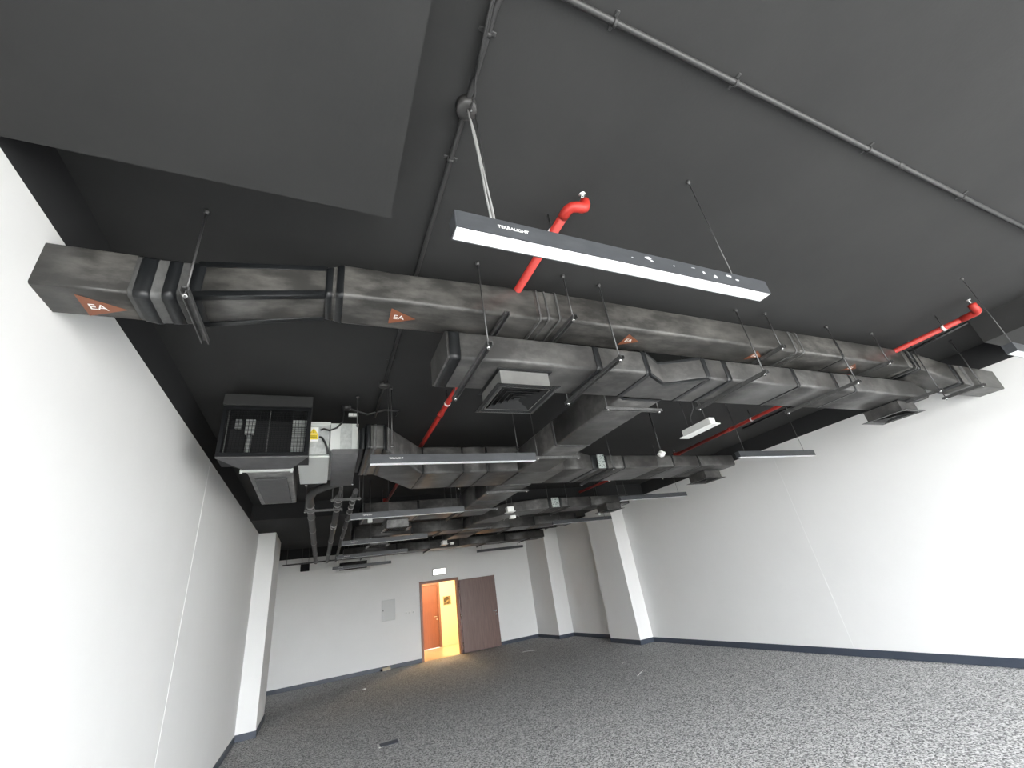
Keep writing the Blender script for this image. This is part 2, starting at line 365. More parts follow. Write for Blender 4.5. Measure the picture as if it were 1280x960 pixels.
def run(par, secs, cuts, bands, axis='x', M_=None, r=.024, grow=.0035, bandM=None):
    """a duct run: separate sections between the cuts, tape bands laid over it"""
    M_ = M_ or M_DUCT
    ts = [secs[0][0]] + list(cuts) + [secs[-1][0]]
    for a, b in zip(ts, ts[1:]):
        ins = [s for s in secs if a < s[0] < b]
        G().loft([lerp_sec(secs, a)] + ins + [lerp_sec(secs, b)], axis, r).obj('duct_section', M_, par)
    for bnd in bands:
        a, b = bnd[0], bnd[1]; bm_ = bnd[2] if len(bnd) > 2 else (bandM or M_TAPE)
        gr = bnd[3] if len(bnd) > 3 else grow
        S = [lerp_sec(secs, a)] + [s for s in secs if a < s[0] < b] + [lerp_sec(secs, b)]
        S = [(t, a0 - gr, a1 + gr, b0 - gr, b1 + gr) for t, a0, a1, b0, b1 in S]
        G().loft(S, axis, r + gr).obj('tape_band', bm_, par)
def sticker(par, x, y0, z, w=.15, h=.15):
    s = G().add([(x, y0, z), (x + w, y0 + h * .52, z), (x, y0 + h, z), (x, y0, z - .0015), (x + w, y0 + h * .52, z - .0015), (x, y0 + h, z - .0015)],
                [(0, 1, 2), (3, 5, 4), (0, 3, 4, 1), (1, 4, 5, 2), (2, 5, 3, 0)]).obj('arrow_sticker', M_ORANGE, par)
    mw = Matrix.Translation((x + w * .34, y0 + h * .52, z - .0022)) @ Matrix(((1, 0, 0, 0), (0, -1, 0, 0), (0, 0, -1, 0), (0, 0, 0, 1)))
    text_obj('lettering', 'EA', .055, M_WHITE, mw, s, .0005)

# --- exhaust duct
EA = thing('exhaust_duct', (3.2, 1.95, 2.95), 'long black wrapped exhaust duct with brown EA arrow stickers spanning wall to wall', 'duct')
seA = [(XL, 1.85, 2.055, 2.970, 3.185), (-.80, 1.85, 2.055, 2.972, 3.185)]
run(EA, seA, [], [], M_=M_DUCT2, r=.012)
seX = [(-.80, 1.85, 2.06, 2.970, 3.187), (-.745, 1.875, 2.10, 2.985, 3.205), (-.62, 1.92, 2.165, 3.045, 3.25)]
run(EA, seX, [], [(-.785, -.735), (-.70, -.655)], M_=M_FLEX)
seB = [(-.62, 1.92, 2.165, 3.045, 3.25), (-.045, 1.92, 2.145, 3.150, 3.342)]
run(EA, seB, [], [(-.62, -.57)], M_=M_DUCT2)
# the taped long edges of that piece
for (ya, za, yb, zb) in ((1.92, 3.045, 1.92, 3.150), (1.92, 3.25, 1.92, 3.342)):
    G().loft([(-.60, ya - .004, ya + .03, za - .004 if za < 3.1 else za - .03, za + .03 if za < 3.1 else za + .004), (-.045, yb - .004, yb + .03, zb - .004 if za < 3.1 else zb - .03, zb + .03 if za < 3.1 else zb + .004)], 'x', .003).obj('edge_tape', M_TAPE, EA)
G().loft([(-.60, 2.165 - .03, 2.169, 3.041, 3.075), (-.045, 2.145 - .03, 2.149, 3.146, 3.18)], 'x', .003).obj('edge_tape', M_TAPE, EA)
seC = [(-.045, 1.92, 2.145, 3.150, 3.342), (.04, 1.92, 2.19, 3.160, 3.385), (.34, 1.92, 2.20, 3.170, 3.385), (1.22, 1.92, 2.20, 3.178, 3.425), (1.40, 1.92, 2.20, 3.20, 3.43),
       (6.02, 1.92, 2.20, 3.20, 3.43)]
run(EA, seC, [.0, 1.22, 1.40, 3.95, 5.85], [(-.045, -.01), (.008, .045), (1.235, 1.25, M_FLEX, .008), (1.30, 1.315, M_FLEX, .006), (1.385, 1.40, M_FLEX, .008),
     (3.88, 3.91, M_FLEX, .005), (3.99, 4.01, M_FLEX, .005), (4.62, 4.64, M_TAPE, .004), (5.94, 5.97, M_TAPE, .006), (5.99, 6.02, M_FLEX, .009)], M_=M_DUCT2)
seE = [(6.02, 1.92, 2.20, 3.20, 3.43), (6.50, 1.80, 2.05, 2.97, 3.22)]
run(EA, seE, [], [(6.02, 6.06), (6.45, 6.50)], M_=M_DUCT2)
seF = [(6.50, 1.79, 2.04, 2.965, 3.215), (XR, 1.78, 2.02, 2.955, 3.20)]
run(EA, seF, [], [(6.62, 6.70, M_FLEX, .004)], M_=M_DUCT2, r=.012)
hanger_y(EA, -.61, 1.875, 2.26, 3.040, (1, 0))
hanger_y(EA, .98, 1.90, 2.24, 3.170, (0, 0))
for x in (1.46, 3.59, 5.31): hanger_y(EA, x, 1.868, 2.27, 3.196)
hanger_y(EA, 6.78, 1.755, 2.09, 2.962, (1, 1))
sticker(EA, -.978, 1.895, 2.969); sticker(EA, .305, 1.985, 3.1675)
sticker(EA, 2.018, 1.98, 3.1995); sticker(EA, 3.435, 1.98, 3.1995); sticker(EA, 4.93, 1.985, 3.1995)

# --- first supply duct
S1 = thing('supply_duct', (3.4, 2.3, 2.93), 'long black supply duct with a pinched joint hanging below the exhaust duct', 'duct', 'black supply ducts in rows')
Zb, Zt = 2.936, 3.138
s1 = [(.645, 2.09, 2.50, Zb, Zt), (2.19, 2.09, 2.50, Zb, Zt), (2.23, 2.09, 2.50, Zb, Zt), (2.47, 2.225, 2.52, Zb, Zt), (2.52, 2.225, 2.52, Zb, Zt), (2.82, 2.09, 2.53, Zb, Zt), (2.86, 2.09, 2.53, Zb, Zt), (6.38, 2.09, 2.52, Zb, Zt)]
run(S1, s1, [1.76, 2.21, 2.84, 3.08, 4.0, 4.65], [(.658, .73), (1.735, 1.785), (2.185, 2.23), (2.815, 2.865), (3.055, 3.11), (3.975, 4.02), (4.60, 4.64), (4.90, 4.93), (6.36, 6.385, M_FLEX)])
# tape on the pinched piece's edges
for z0, z1 in ((Zt - .022, Zt + .004), (Zb - .004, Zb + .018)):
    G().loft([(2.22, 2.086, 2.115, z0, z1), (2.47, 2.221, 2.25, z0, z1), (2.52, 2.221, 2.25, z0, z1), (2.83, 2.086, 2.115, z0, z1)], 'x', .003).obj('edge_tape', M_TAPE, S1)
for x in (.835, 1.78, 3.235, 4.546, 6.11): hanger_y(S1, x, 1.892, 2.60, 2.930)
# branch that runs back to the second row
br = [(2.50, 2.26, 2.69, 2.93, 3.22), (4.74, 2.26, 2.70, 2.93, 3.22)]
run(S1, br, [3.70], [(2.50, 2.53), (3.68, 3.72, M_FLEX)], axis='y')
hanger_x(S1, 2.215, 2.79, 2.67, 2.92); hanger_x(S1, 2.215, 2.75, 4.06, 2.925)

# --- second row
S2 = thing('supply_duct', (3.4, 5.1, 2.94), 'black supply duct with foil patch running from the ceiling fan coil unit', 'duct', 'black supply ducts in rows')
s2 = [(.34, 3.79, 4.68, 2.945, 3.18), (.50, 3.79, 4.68, 2.945, 3.18), (1.02, 4.70, 5.42, 2.95, 3.27), (1.12, 4.72, 5.44, 2.95, 3.28), (2.95, 4.72, 5.45, 2.95, 3.28), (3.42, 4.72, 5.45, 2.94, 3.14), (6.28, 4.76, 5.45, 2.94, 3.115)]
run(S2, s2, [.5, 1.05, 1.55, 1.85, 2.95, 3.42, 4.6, 5.5], [(.34, .38), (.40, .43, M_FLEX, .008), (.49, .53), (1.04, 1.06), (1.53, 1.55), (1.84, 1.87), (2.28, 2.34), (3.40, 3.50), (3.63, 3.67), (3.74, 3.78, M_FLEX), (3.95, 3.98), (4.9, 4.93), (5.45, 5.47)])
G().bbox(3.505, 3.625, 4.712, 4.722, 2.95, 3.145, .002).obj('foil_patch', M_FOIL, S2)
for x in (3.70,): hanger_y(S2, x, 4.66, 5.52, 2.936)
for x, y in ((.56, 3.74), (1.70, 5.50), (5.35, 5.50)): rod(S2, x, y, 2.93)
br2 = [(5.42, 2.24, 2.78, 2.94, 3.24), (7.25, 2.24, 2.78, 2.94, 3.24)]
run(S2, br2, [6.4], [(5.44, 5.47), (6.38, 6.42, M_FLEX)], axis='y')
hanger_x(S2, 2.20, 2.83, 5.72, 2.93); hanger_x(S2, 2.20, 2.83, 7.02, 2.93)

# --- third row, with the curved elbow
S3 = thing('supply_duct', (4.0, 8.5, 2.94), 'black duct with foil patch bending back in a curved elbow, third row from the window', 'duct', 'black supply ducts in rows')
s3 = [(.60, 7.22, 7.78, 2.95, 3.19), (2.82, 7.22, 7.78, 2.95, 3.19)]
run(S3, s3, [1.5], [(.60, .64), (1.48, 1.52), (2.30, 2.34)], M_=M_DUCT)
s3b = [(4.15, 7.50, 8.05, 2.94, 3.14), (6.25, 7.62, 8.12, 2.94, 3.13)]
run(S3, s3b, [5.2], [(4.15, 4.20), (4.42, 4.47), (5.18, 5.22), (6.22, 6.25)])
G().bbox(4.23, 4.40, 7.492, 7.502, 2.95, 3.14, .002).obj('foil_patch', M_FOIL, S3)
# elbow: rings swept round a quarter circle
rings = []
c0 = Vector((4.15, 8.70)); Rm = .92
for k in range(9):
    a = -PI / 2 - (PI / 2) * k / 8
    ring = []
    w, r = .275, .018
    for ca, cb, q in ((w - r, 3.14 - r, 0), (-w + r, 3.14 - r, 1), (-w + r, 2.94 + r, 2), (w - r, 2.94 + r, 3)):
        for j in range(4):
            an = q * PI / 2 + j / 3 * PI / 2
            rad = Rm + ca + r * math.cos(an)
            ring.append((c0.x + rad * math.cos(a), c0.y + rad * math.sin(a), cb + r * math.sin(an)))
    rings.append(ring)
G().rings(rings).obj('duct_elbow', M_DUCT, S3)
run(S3, [(8.70, 2.955, 3.505, 2.94, 3.14), (10.95, 2.955, 3.505, 2.94, 3.14)], [9.9], [(8.69, 8.73), (9.88, 9.92)], axis='y')
for x in (1.0, 2.15): hanger_y(S3, x, 7.12, 7.88, 2.945)
for x in (4.55, 5.85): hanger_y(S3, x, 7.42, 8.2, 2.935)
hanger_x(S3, 2.9, 3.56, 9.3, 2.935)

# --- fourth and far rows
S4 = thing('supply_duct', (2.0, 9.7, 2.94), 'black duct with one small diffuser, fourth row, left half of the ceiling', 'duct', 'black supply ducts in rows')
run(S4, [(.62, 9.38, 9.95, 2.95, 3.18), (2.94, 9.38, 9.95, 2.95, 3.18)], [1.8], [(.62, .66), (1.78, 1.82)])
for x in (.95, 2.4): hanger_y(S4, x, 9.30, 10.03, 2.945)
S4b = thing('supply_duct', (5.0, 10.2, 2.94), 'short black boxy duct below the beam beside the right pillar', 'duct', 'black supply ducts in rows')
run(S4b, [(3.52, 9.75, 10.4, 2.94, 3.16), (6.15, 9.75, 10.4, 2.94, 3.16)], [4.9], [(4.88, 4.92), (6.1, 6.15)])
for x in (4.2, 5.6): hanger_y(S4b, x, 9.66, 10.5, 2.935)
S5 = thing('supply_duct', (3.4, 13.1, 2.94), 'farthest black duct crossing the ceiling just before the door wall', 'duct', 'black supply ducts in rows')
run(S5, [(.62, 12.75, 13.35, 2.95, 3.18), (6.70, 12.75, 13.35, 2.95, 3.18)], [2.0, 3.8, 5.3], [(1.98, 2.02), (3.78, 3.82), (5.28, 5.32)])
for x in (1.1, 2.9, 4.6, 6.1): hanger_y(S5, x, 12.66, 13.45, 2.945)

# ------------------------------------------------------------------ diffusers
def diffuser(x, y, ztop, zf, label, neckM, w=.46, nk=.36):
    D = thing('air_diffuser', (x, y, zf), label, 'diffuser', 'square ceiling air diffusers below the ducts')
    h = nk / 2
    nw = .006
    G().box(x - h, x + h, y - h, y - h + nw, zf + .006, ztop).box(x - h, x + h, y + h - nw, y + h, zf + .006, ztop).box(x - h, x - h + nw, y - h + nw, y + h - nw, zf + .006, ztop).box(x + h - nw, x + h, y - h + nw, y + h - nw, zf + .006, ztop).obj('neck_box', neckM, D)
    G().bbox(x - h - .025, x + h + .025, y - h - .025, y + h + .025, ztop - .006, ztop, .002).obj('neck_flange', M_TAPE, D)
    # square rim
    W2 = w / 2
    def square(a, b, z0, z1, dz=0.0):
        """slanted square frame from half-width a (outer, z0) to b (inner, z1)"""
        t = .004; g = G()
        o = [(-a, -a), (a, -a), (a, a), (-a, a)]; i = [(-b, -b), (b, -b), (b, b), (-b, b)]
        vs = [(x + p[0], y + p[1], z0) for p in o] + [(x + p[0], y + p[1], z1) for p in i] + [(x + p[0], y + p[1], z0 + t) for p in o] + [(x + p[0], y + p[1], z1 + t) for p in i]
        fs = []
        for k in range(4):
            j = (k + 1) % 4
            fs += [(k, j, 4 + j, 4 + k), (8 + k, 12 + k, 12 + j, 8 + j), (k, 8 + k, 8 + j, j), (4 + k, 4 + j, 12 + j, 12 + k)]
        return g.add(vs, fs)
    c = h - nw - .001
    square(W2, W2 - .026, zf + .001, zf - .003).obj('rim', M_DIFF, D)
    square(W2 - .026, c, zf - .003, zf + .008).obj('rim_slope', M_DIFF, D)
    G().box(x - c, x + c, y - c, y + c, zf + .070, zf + .076).obj('backing', M_VOID, D)
    t_ = .003
    G().box(x - c, x - c + t_, y - c, y + c, zf + .010, zf + .070).box(x + c - t_, x + c, y - c, y + c, zf + .010, zf + .070).box(x - c + t_, x + c - t_, y - c, y - c + t_, zf + .010, zf + .070).box(x - c + t_, x + c - t_, y + c - t_, y + c, zf + .010, zf + .070).obj('collar', M_VOID, D)
    a = h - .022
    for k in range(4):
        square(a, a - .022, zf + .004, zf + .024).obj('vane', M_VANE, D)
        a -= .036
    G().bbox(x - a - .008, x + a + .008, y - a - .008, y + a + .008, zf + .006, zf + .012, .002).obj('centre_plate', M_VANE, D)
    return D
diffuser(1.20, 2.365, 2.934, 2.80, 'square louvred air diffuser with pale neck under the near end of the supply duct', M_NECK)
diffuser(6.10, 2.39, 2.934, 2.80, 'square air diffuser near the right wall under the front supply duct', M_DUCT)
diffuser(6.00, 5.20, 2.938, 2.80, 'square air diffuser near the right wall at the end of the second row duct', M_DUCT)
diffuser(5.62, 7.55, 2.938, 2.80, 'square air diffuser beside the right pillar at the end of the third row duct', M_DUCT)
diffuser(1.20, 7.68, 2.948, 2.80, 'pale square air diffuser above the third row of pendant lamps', M_PADEDGE)
diffuser(1.13, 9.66, 2.948, 2.80, 'pale square air diffuser farthest back, above the fourth pendant lamp', M_PADEDGE)

# ------------------------------------------------------------------ fan coil unit
F = thing('fan_coil_unit', (-.2, 4.2, 2.9), 'galvanised fan coil unit with black return grille box at the left wall', 'air conditioner')
gx0, gx1, gy, gz0, gz1 = -.80, -.13, 3.84, 2.90, 3.345
# return box: open at its front
b = G()
b.box(gx0, gx0 + .03, gy + .004, 4.12, gz0, 3.45).box(gx1 - .03, gx1, gy + .004, 4.12, gz0, 3.45).box(gx0 + .03, gx1 - .03, gy + .004, 4.12, gz1 - .03, 3.45).box(gx0 + .03, gx1 - .03, 4.08, 4.12, gz0, gz1 - .03).box(gx0 + .03, gx1 - .03, gy + .004, 4.08, gz0, gz0 + .02)
b.obj('return_box', M_STRIP, F)
G().bbox(gx0 - .005, gx1 + .005, gy - .03, gy + .004, gz1 + .002, 3.45, .003).obj('header_panel', M_CEIL, F)
G().add([(gx0, gy, gz0), (gx1, gy, gz0), (-.27, 4.14, gz0 - .01), (-.65, 4.14, gz0 - .01), (gx0, gy, gz0 - .012), (gx1, gy, gz0 - .012), (-.27, 4.14, gz0 - .022), (-.65, 4.14, gz0 - .022)],
        [(0, 1, 2, 3), (4, 7, 6, 5), (0, 4, 5, 1), (1, 5, 6, 2), (2, 6, 7, 3), (3, 7, 4, 0)]).obj('bottom_plate', M_PAD, F)
gr = G().bbox(gx0, gx1, gy - .015, gy + .01, gz0, gz0 + .032, .003).bbox(gx0, gx1, gy - .015, gy + .01, gz1 - .032, gz1, .003).bbox(gx0, gx0 + .03, gy - .015, gy + .01, gz0 + .03, gz1 - .03, .003).bbox(gx1 - .03, gx1, gy - .015, gy + .01, gz0 + .03, gz1 - .03, .003).obj('return_grille', M_GRILLE, F)
nl = 21
for k in range(nl):
    z = gz0 + .045 + k * (gz1 - gz0 - .09) / (nl - 1)
    G().add([(gx0 + .03, gy - .008, z - .004), (gx1 - .03, gy - .008, z - .004), (gx1 - .03, gy + .010, z + .002), (gx0 + .03, gy + .010, z + .002), (gx0 + .03, gy - .008, z - .0015), (gx1 - .03, gy - .008, z - .0015), (gx1 - .03, gy + .010, z + .0045), (gx0 + .03, gy + .010, z + .0045)],
            [(0, 1, 2, 3), (4, 7, 6, 5), (0, 4, 5, 1), (2, 6, 7, 3), (1, 5, 6, 2), (0, 3, 7, 4)]).obj('louvre_blade', M_GRILLE, gr)
for k in range(24):
    x = gx0 + .045 + k * (gx1 - gx0 - .09) / 23
    big = k in (0, 12)
    G().box(x - (.004 if big else .0016), x + (.004 if big else .0016), gy + .012, gy + .02, gz0 + .03, gz1 - .03).obj('louvre_bar', M_STEEL if big else M_GRILLE, gr)
G().bbox(-.655, -.585, 4.03, 4.075, 3.17, 3.31, .003).obj('coil_plate', M_LGALV, F); G().bbox(-.64, -.60, 4.04, 4.078, 2.93, 3.16, .003).obj('coil_plate', M_GALV, F)
G().bbox(-.735, -.685, 4.03, 4.075, 3.22, 3.31, .003).obj('coil_plate', M_GALV, F); G().bbox(-.285, -.165, 4.03, 4.075, 3.24, 3.31, .003).obj('coil_plate', M_LGALV, F)
G().bbox(-.285, -.175, 4.045, 4.078, 2.95, 3.235, .003).obj('coil_plate', M_GALV, F)
# pale steel strap and the return duct behind it
G().bbox(-.675, -.255, 4.19, 4.225, 2.875, 2.90, .004).obj('support_strap', M_LGALV, F)
G().tube([(-.285, 4.207, 2.90), (-.285, 4.207, 3.05)], .007, 8).obj('strap_rod', M_LGALV, F)
for x in (-.665, -.27): G().lathe((x, 4.207, 2.862), [(.011, 0), (.011, .02)], 6).obj('strap_nut', M_LGALV, F)
G().loft([(4.13, -.66, -.265, 2.905, 3.2), (4.32, -.65, -.272, 2.905, 3.2), (4.45, -.645, -.275, 2.915, 3.2), (5.65, -.645, -.28, 2.905, 3.2)], 'y', .012).obj('return_duct', M_PADEDGE, F)
G().bbox(-.60, -.325, 4.56, 5.60, 2.896, 2.908, .003).obj('return_panel', M_PAD, F)
# unit body
G().bbox(-.155, .035, 4.00, 5.0, 2.965, 3.272, .003).obj('unit_body', M_GALV, F)
G().bbox(-.16, .038, 3.985, 4.002, 3.245, 3.275, .002).obj('body_lip', M_LGALV, F)
G().bbox(.037, .285, 3.985, 5.0, 2.99, 3.262, .003).obj('motor_housing', M_GALV, F)
G().bbox(.040, .125, 3.975, 3.986, 2.995, 3.258, .002).obj('side_panel', M_LGALV, F); G().bbox(.225, .282, 3.975, 3.986, 2.995, 3.256, .002).obj('side_panel', M_LGALV, F)
G().bbox(-.225, .040, 4.03, 4.96, 2.945, 2.962, .003).obj('bottom_cover', M_LGALV, F)
G().loft([(3.935, .058, .285, 2.945, 2.99), (5.03, .075, .30, 2.930, 2.985)], 'y', .006).obj('drain_pan', M_PAD, F)
G().bbox(.045, .295, 3.955, 3.965, 2.985, 2.996, .002).obj('pan_lip', M_GALV, F)
G().loft([(.285, 3.86, 4.62, 2.965, 3.165), (.345, 3.84, 4.64, 2.96, 3.17)], 'x', .006).obj('flexible_collar', M_TAPE, F)
st = G().bbox(-.145, -.065, 3.996, 4.0, 3.085, 3.225, .001).obj('warning_label', M_WHITE, F)
G().add([(-.105, 3.995, 3.215), (-.140, 3.995, 3.162), (-.070, 3.995, 3.162), (-.105, 3.997, 3.215), (-.140, 3.997, 3.162), (-.070, 3.997, 3.162)], [(0, 1, 2), (3, 5, 4), (0, 3, 4, 1), (1, 4, 5, 2), (2, 5, 3, 0)]).obj('warning_triangle', M_YEL, st)
G().bbox(-.143, -.067, 3.9945, 3.9965, 3.105, 3.155, .0005).obj('warning_strip', M_YEL, st)
G().bbox(-.108, -.102, 3.9935, 3.9955, 3.180, 3.203, .0005).bbox(-.108, -.102, 3.9935, 3.9955, 3.169, 3.175, .0005).obj('exclamation_mark', M_GRILLE, st)
for i in range(2): G().box(-.135, -.075, 3.9938, 3.995, 3.135 - i * .014, 3.140 - i * .014).obj('warning_line', M_GRILLE, st)
G().tube([(-.045, 4.0, 3.20), (-.02, 3.97, 3.20), (.03, 3.96, 3.18), (.09, 3.955, 3.205), (.135, 3.96, 3.26), (.145, 4.0, 3.36), (.14, 4.1, 3.47), (.14, 4.2, 3.54)], .009, 8).obj('power_cable', M_BCABLE, F)
G().tube([(-.05, 4.0, 3.13), (-.03, 3.98, 3.115), (.0, 3.97, 3.06), (.02, 3.97, 3.0), (.025, 3.99, 2.96)], .010, 8).obj('control_cable', M_BCABLE, F)
rod(F, .27, 3.975, 3.22)
for x, y in ((-.17, 5.02), (.31, 5.06)): rod(F, x, y, 2.93)

# ------------------------------------------------------------------ lagged pipes behind the unit
def lagged(pts, r, label, rings_at):
    P = thing('insulated_pipe', pts[0], label, 'pipe', 'lagged chilled water pipes')
    G().tube(pts, r, 12).obj('lagging', M_LAG, P)
    for (p, d) in rings_at:
        p = Vector(p); d = Vector(d) * .02
        G().tube([p - d, p + d], r + .006, 12).obj('lagging_ring', M_LAGRING, P)
    return P
Yd = Vector((0, 1, 0))
lagged([(.16, 5.25, 3.02), (.02, 5.45, 3.03), (-.10, 5.62, 3.02), (-.145, 5.85, 3.0), (-.14, 6.3, 3.0), (-.06, 13.6, 3.0)], .048, 'lagged black pipe with curved top end, leftmost of the three on the ceiling',
       [((-.143 + .011 * (y - 6) , y, 3.0), (0, 1, 0)) for y in (6.3, 6.6, 7.1, 8.3, 9.8, 11.6, 13.2)])
lagged([(.20, 5.9, 3.0), (.21, 8, 3.0), (.23, 13.7, 3.0)], .045, 'lagged black pipe, middle one of the three on the ceiling', [((.2 + .004 * (y - 6), y, 3.0), (0, 1, 0)) for y in (6.0, 6.3, 6.6, 7.9, 8.1, 9.8, 11.8, 13.3)])
lagged([(.385, 5.6, 3.0), (.40, 8, 3.0), (.45, 13.6, 3.0)], .034, 'thin lagged black pipe, rightmost of the three on the ceiling', [((.385 + .008 * (y - 6), y, 3.0), (0, 1, 0)) for y in (6.0, 6.25, 6.55, 6.9, 7.5, 8.3, 9.4, 10.6, 12.2)])
vv = thing('pipe_valve_bracket', (.1, 6.2, 2.93), 'small steel bracket tying the left and middle lagged pipes', 'bracket')
channel(G(), -.21, .27, 6.33, 6.37, 2.95, .03).obj('bracket_channel', M_STEEL, vv)
for x in (-.2, .26): rod(vv, x, 6.35, 2.91)
vb = thing('pipe_valve_bracket', (.3, 5.9, 2.93), 'small steel bracket tying the middle and right lagged pipes', 'bracket')
channel(G(), .10, .46, 5.74, 5.78, 2.95, .03).obj('bracket_channel', M_STEEL, vb)
for x in (.12, .44): rod(vb, x, 5.76, 2.91)
G().tube([(.19, 5.05, 2.95), (.195, 5.2, 2.93), (.2, 5.35, 2.965), (.2, 5.6, 2.98), (.2, 5.9, 3.0)], .018, 8).obj('valve_stem', M_STEEL, vb)

# ------------------------------------------------------------------ sprinkler pipes
def sprinkler_head(par, c, up=1):
    x, y, z = c
    o = G().lathe((x, y, z), [(.014, 0), (.014, .014), (.009, .016), (.009, .028)], 10).obj('sprinkler_head', M_CHROME, par)
    G().tube([(x - .010, y, z + .028), (x - .013, y, z + .04), (x, y, z + .05)], .003, 6).tube([(x + .010, y, z + .028), (x + .013, y, z + .04), (x, y, z + .05)], .003, 6).obj('yoke', M_CHROME, o)
    G().lathe((x, y, z + .05), [(.004, 0), (.020, .002), (.020, .005)], 12).obj('deflector', M_CHROME, o)
RG = 'red sprinkler pipes on the ceiling'
RA = thing('sprinkler_pipe', (1.11, 4.7, 3.4), 'red sprinkler pipe with elbow and upright head behind the near pendant lamp', 'pipe', RG)
G().tube([(1.112, 1.26, 3.4), (1.112, 8.25, 3.4)], .026, 14).obj('pipe', M_RED, RA)
G().tube([(1.112, 1.30, 3.4), (1.112, 1.27, 3.4), (1.116, 1.245, 3.4), (1.130, 1.226, 3.4), (1.155, 1.218, 3.4), (1.185, 1.216, 3.402), (1.203, 1.214, 3.410), (1.210, 1.213, 3.43), (1.210, 1.213, 3.455)], .0285, 12).obj('elbow', M_RED, RA)
sprinkler_head(RA, (1.210, 1.213, 3.455))
def clamp(par, x, y, z, dx=0):
    o = G().tube([(x, y - .012, z), (x, y + .012, z)], .032, 14).obj('pipe_clamp', M_WHITE, par)
    G().tube([(x + dx, y, z + .03), (x + dx, y, ZC)], .005, 8).obj('clamp_rod', M_BCABLE, o)
clamp(RA, 1.112, 1.42, 3.4); clamp(RA, 1.112, 3.74, 3.4); clamp(RA, 1.112, 6.0, 3.4)
G().tube([(1.112, 4.0, 3.4), (1.112, 4.06, 3.4)], .033, 12).obj('coupling', M_RED, RA)
G().tube([(1.112, 8.20, 3.4), (1.10, 8.27, 3.4), (1.09, 8.28, 3.43), (1.09, 8.28, 3.47)], .032, 10).obj('elbow', M_RED, RA)
RB = thing('sprinkler_pipe', (5.8, 3.4, 3.4), 'red sprinkler pipe with elbow and head running along the right side', 'pipe', RG)
bx = lambda y: 5.72 + (y - 1.2) * .052
G().tube([(bx(1.24), 1.24, 3.4), (bx(5.6), 5.6, 3.4)], .026, 14).obj('pipe', M_RED, RB)
G().tube([(bx(1.32), 1.32, 3.4), (5.722, 1.24, 3.4), (5.715, 1.205, 3.4), (5.69, 1.185, 3.402), (5.655, 1.18, 3.42), (5.645, 1.18, 3.45), (5.645, 1.18, 3.465)], .033, 12).obj('elbow', M_RED, RB)
sprinkler_head(RB, (5.645, 1.18, 3.465))
clamp(RB, bx(1.47), 1.47, 3.4); clamp(RB, bx(3.9), 3.9, 3.4)
G().tube([(bx(4.3), 4.3, 3.4), (bx(4.36), 4.36, 3.4)], .033, 12).obj('coupling', M_RED, RB)
G().tube([(bx(5.52), 5.52, 3.4), (5.96, 5.62, 3.4), (5.96, 5.65, 3.42), (5.96, 5.65, 3.45)], .034, 10).obj('elbow', M_RED, RB); sprinkler_head(RB, (5.96, 5.65, 3.45))
RC = thing('sprinkler_pipe', (5.6, 7.4, 3.4), 'dim red sprinkler pipe beyond the second row duct', 'pipe', RG)
G().tube([(5.72, 6.3, 3.4), (5.50, 8.35, 3.4)], .026, 12).obj('pipe', M_RED, RC)
G().tube([(5.73, 6.25, 3.4), (5.72, 6.34, 3.4)], .033, 12).obj('coupling', M_RED, RC)
clamp(RC, 5.61, 7.3, 3.4)

# ------------------------------------------------------------------ conduits
def saddle(par, x, y, z, along, r):
    g = G()
    if along == 'y': g.bbox(x - r - .022, x + r + .022, y - .008, y + .008, ZC - .006, ZC, .002); g.tube([(x, y - .008, z), (x, y + .008, z)], r + .004, 12)
    else: g.bbox(x - .008, x + .008, y - r - .022, y + r + .022, ZC - .006, ZC, .002); g.tube([(x - .008, y, z), (x + .008, y, z)], r + .004, 12)
    g.obj('saddle_clip', M_COND, par)
K = thing('electrical_conduit', (.48, 2.0, 3.53), 'painted conduit pipe turning a corner on the ceiling with round junction boxes', 'conduit')
zk, rk = 3.533, .0125
pts = [(6.2, .507, zk), (3.0, .505, zk), (.62, .504, zk), (.56, .508, zk), (.515, .525, zk), (.487, .56, zk), (.478, .62, zk), (.478, 2.0, zk), (.485, 4.45, zk)]
G().tube(pts, rk, 12).obj('pipe', M_COND, K)
for x in (.93, 1.60, 2.66, 3.76, 5.0): saddle(K, x, .505, zk, 'x', rk)
G().tube([(2.96, .505, zk), (3.01, .505, zk)], rk + .003, 12).obj('coupler', M_COND, K)
for y in (.70, 1.24, 2.4, 3.2): saddle(K, .478, y, zk, 'y', rk)
for y in (.985, 3.66):
    bxo = G().lathe((.48, y, ZC), [(.046, 0), (.046, -.035), (.040, -.043), (.012, -.044)], 24).obj('junction_box', M_DUCT, K)
    G().lathe((.495, y - .01, ZC - .043), [(.006, 0), (.006, -.003)], 8).obj('screw', M_CHROME, bxo)
G().tube([(.46, .45, 3.525), (.463, .62, 3.522), (.468, .70, 3.51), (.470, .80, 3.515), (.474, .85, 3.508), (.487, .90, 3.49), (.490, .97, 3.5), (.484, .985, 3.505)], .0045, 8).obj('feed_cable', M_COND, K)
G().tube([(.450, .45, 3.522), (.455, .62, 3.518), (.462, .72, 3.508), (.470, .85, 3.505)], .005, 8).obj('feed_cable', M_COND, K)
G().tube([(.16, 4.22, 3.535), (.25, 4.28, 3.535), (.40, 4.36, 3.52), (.56, 4.26, 3.535), (.72, 4.27, 3.535), (.70, 4.40, 3.535)], .012, 8).obj('flexible_conduit', M_COND, K)
G().lathe((.18, 4.22, ZC), [(.045, 0), (.045, -.035), (.03, -.042)], 20).obj('junction_box', M_COND, K)
K2 = thing('electrical_conduit', (6.4, 2.0, 3.53), 'dark conduit along the ceiling from the right soffit beside the red pipe', 'conduit')
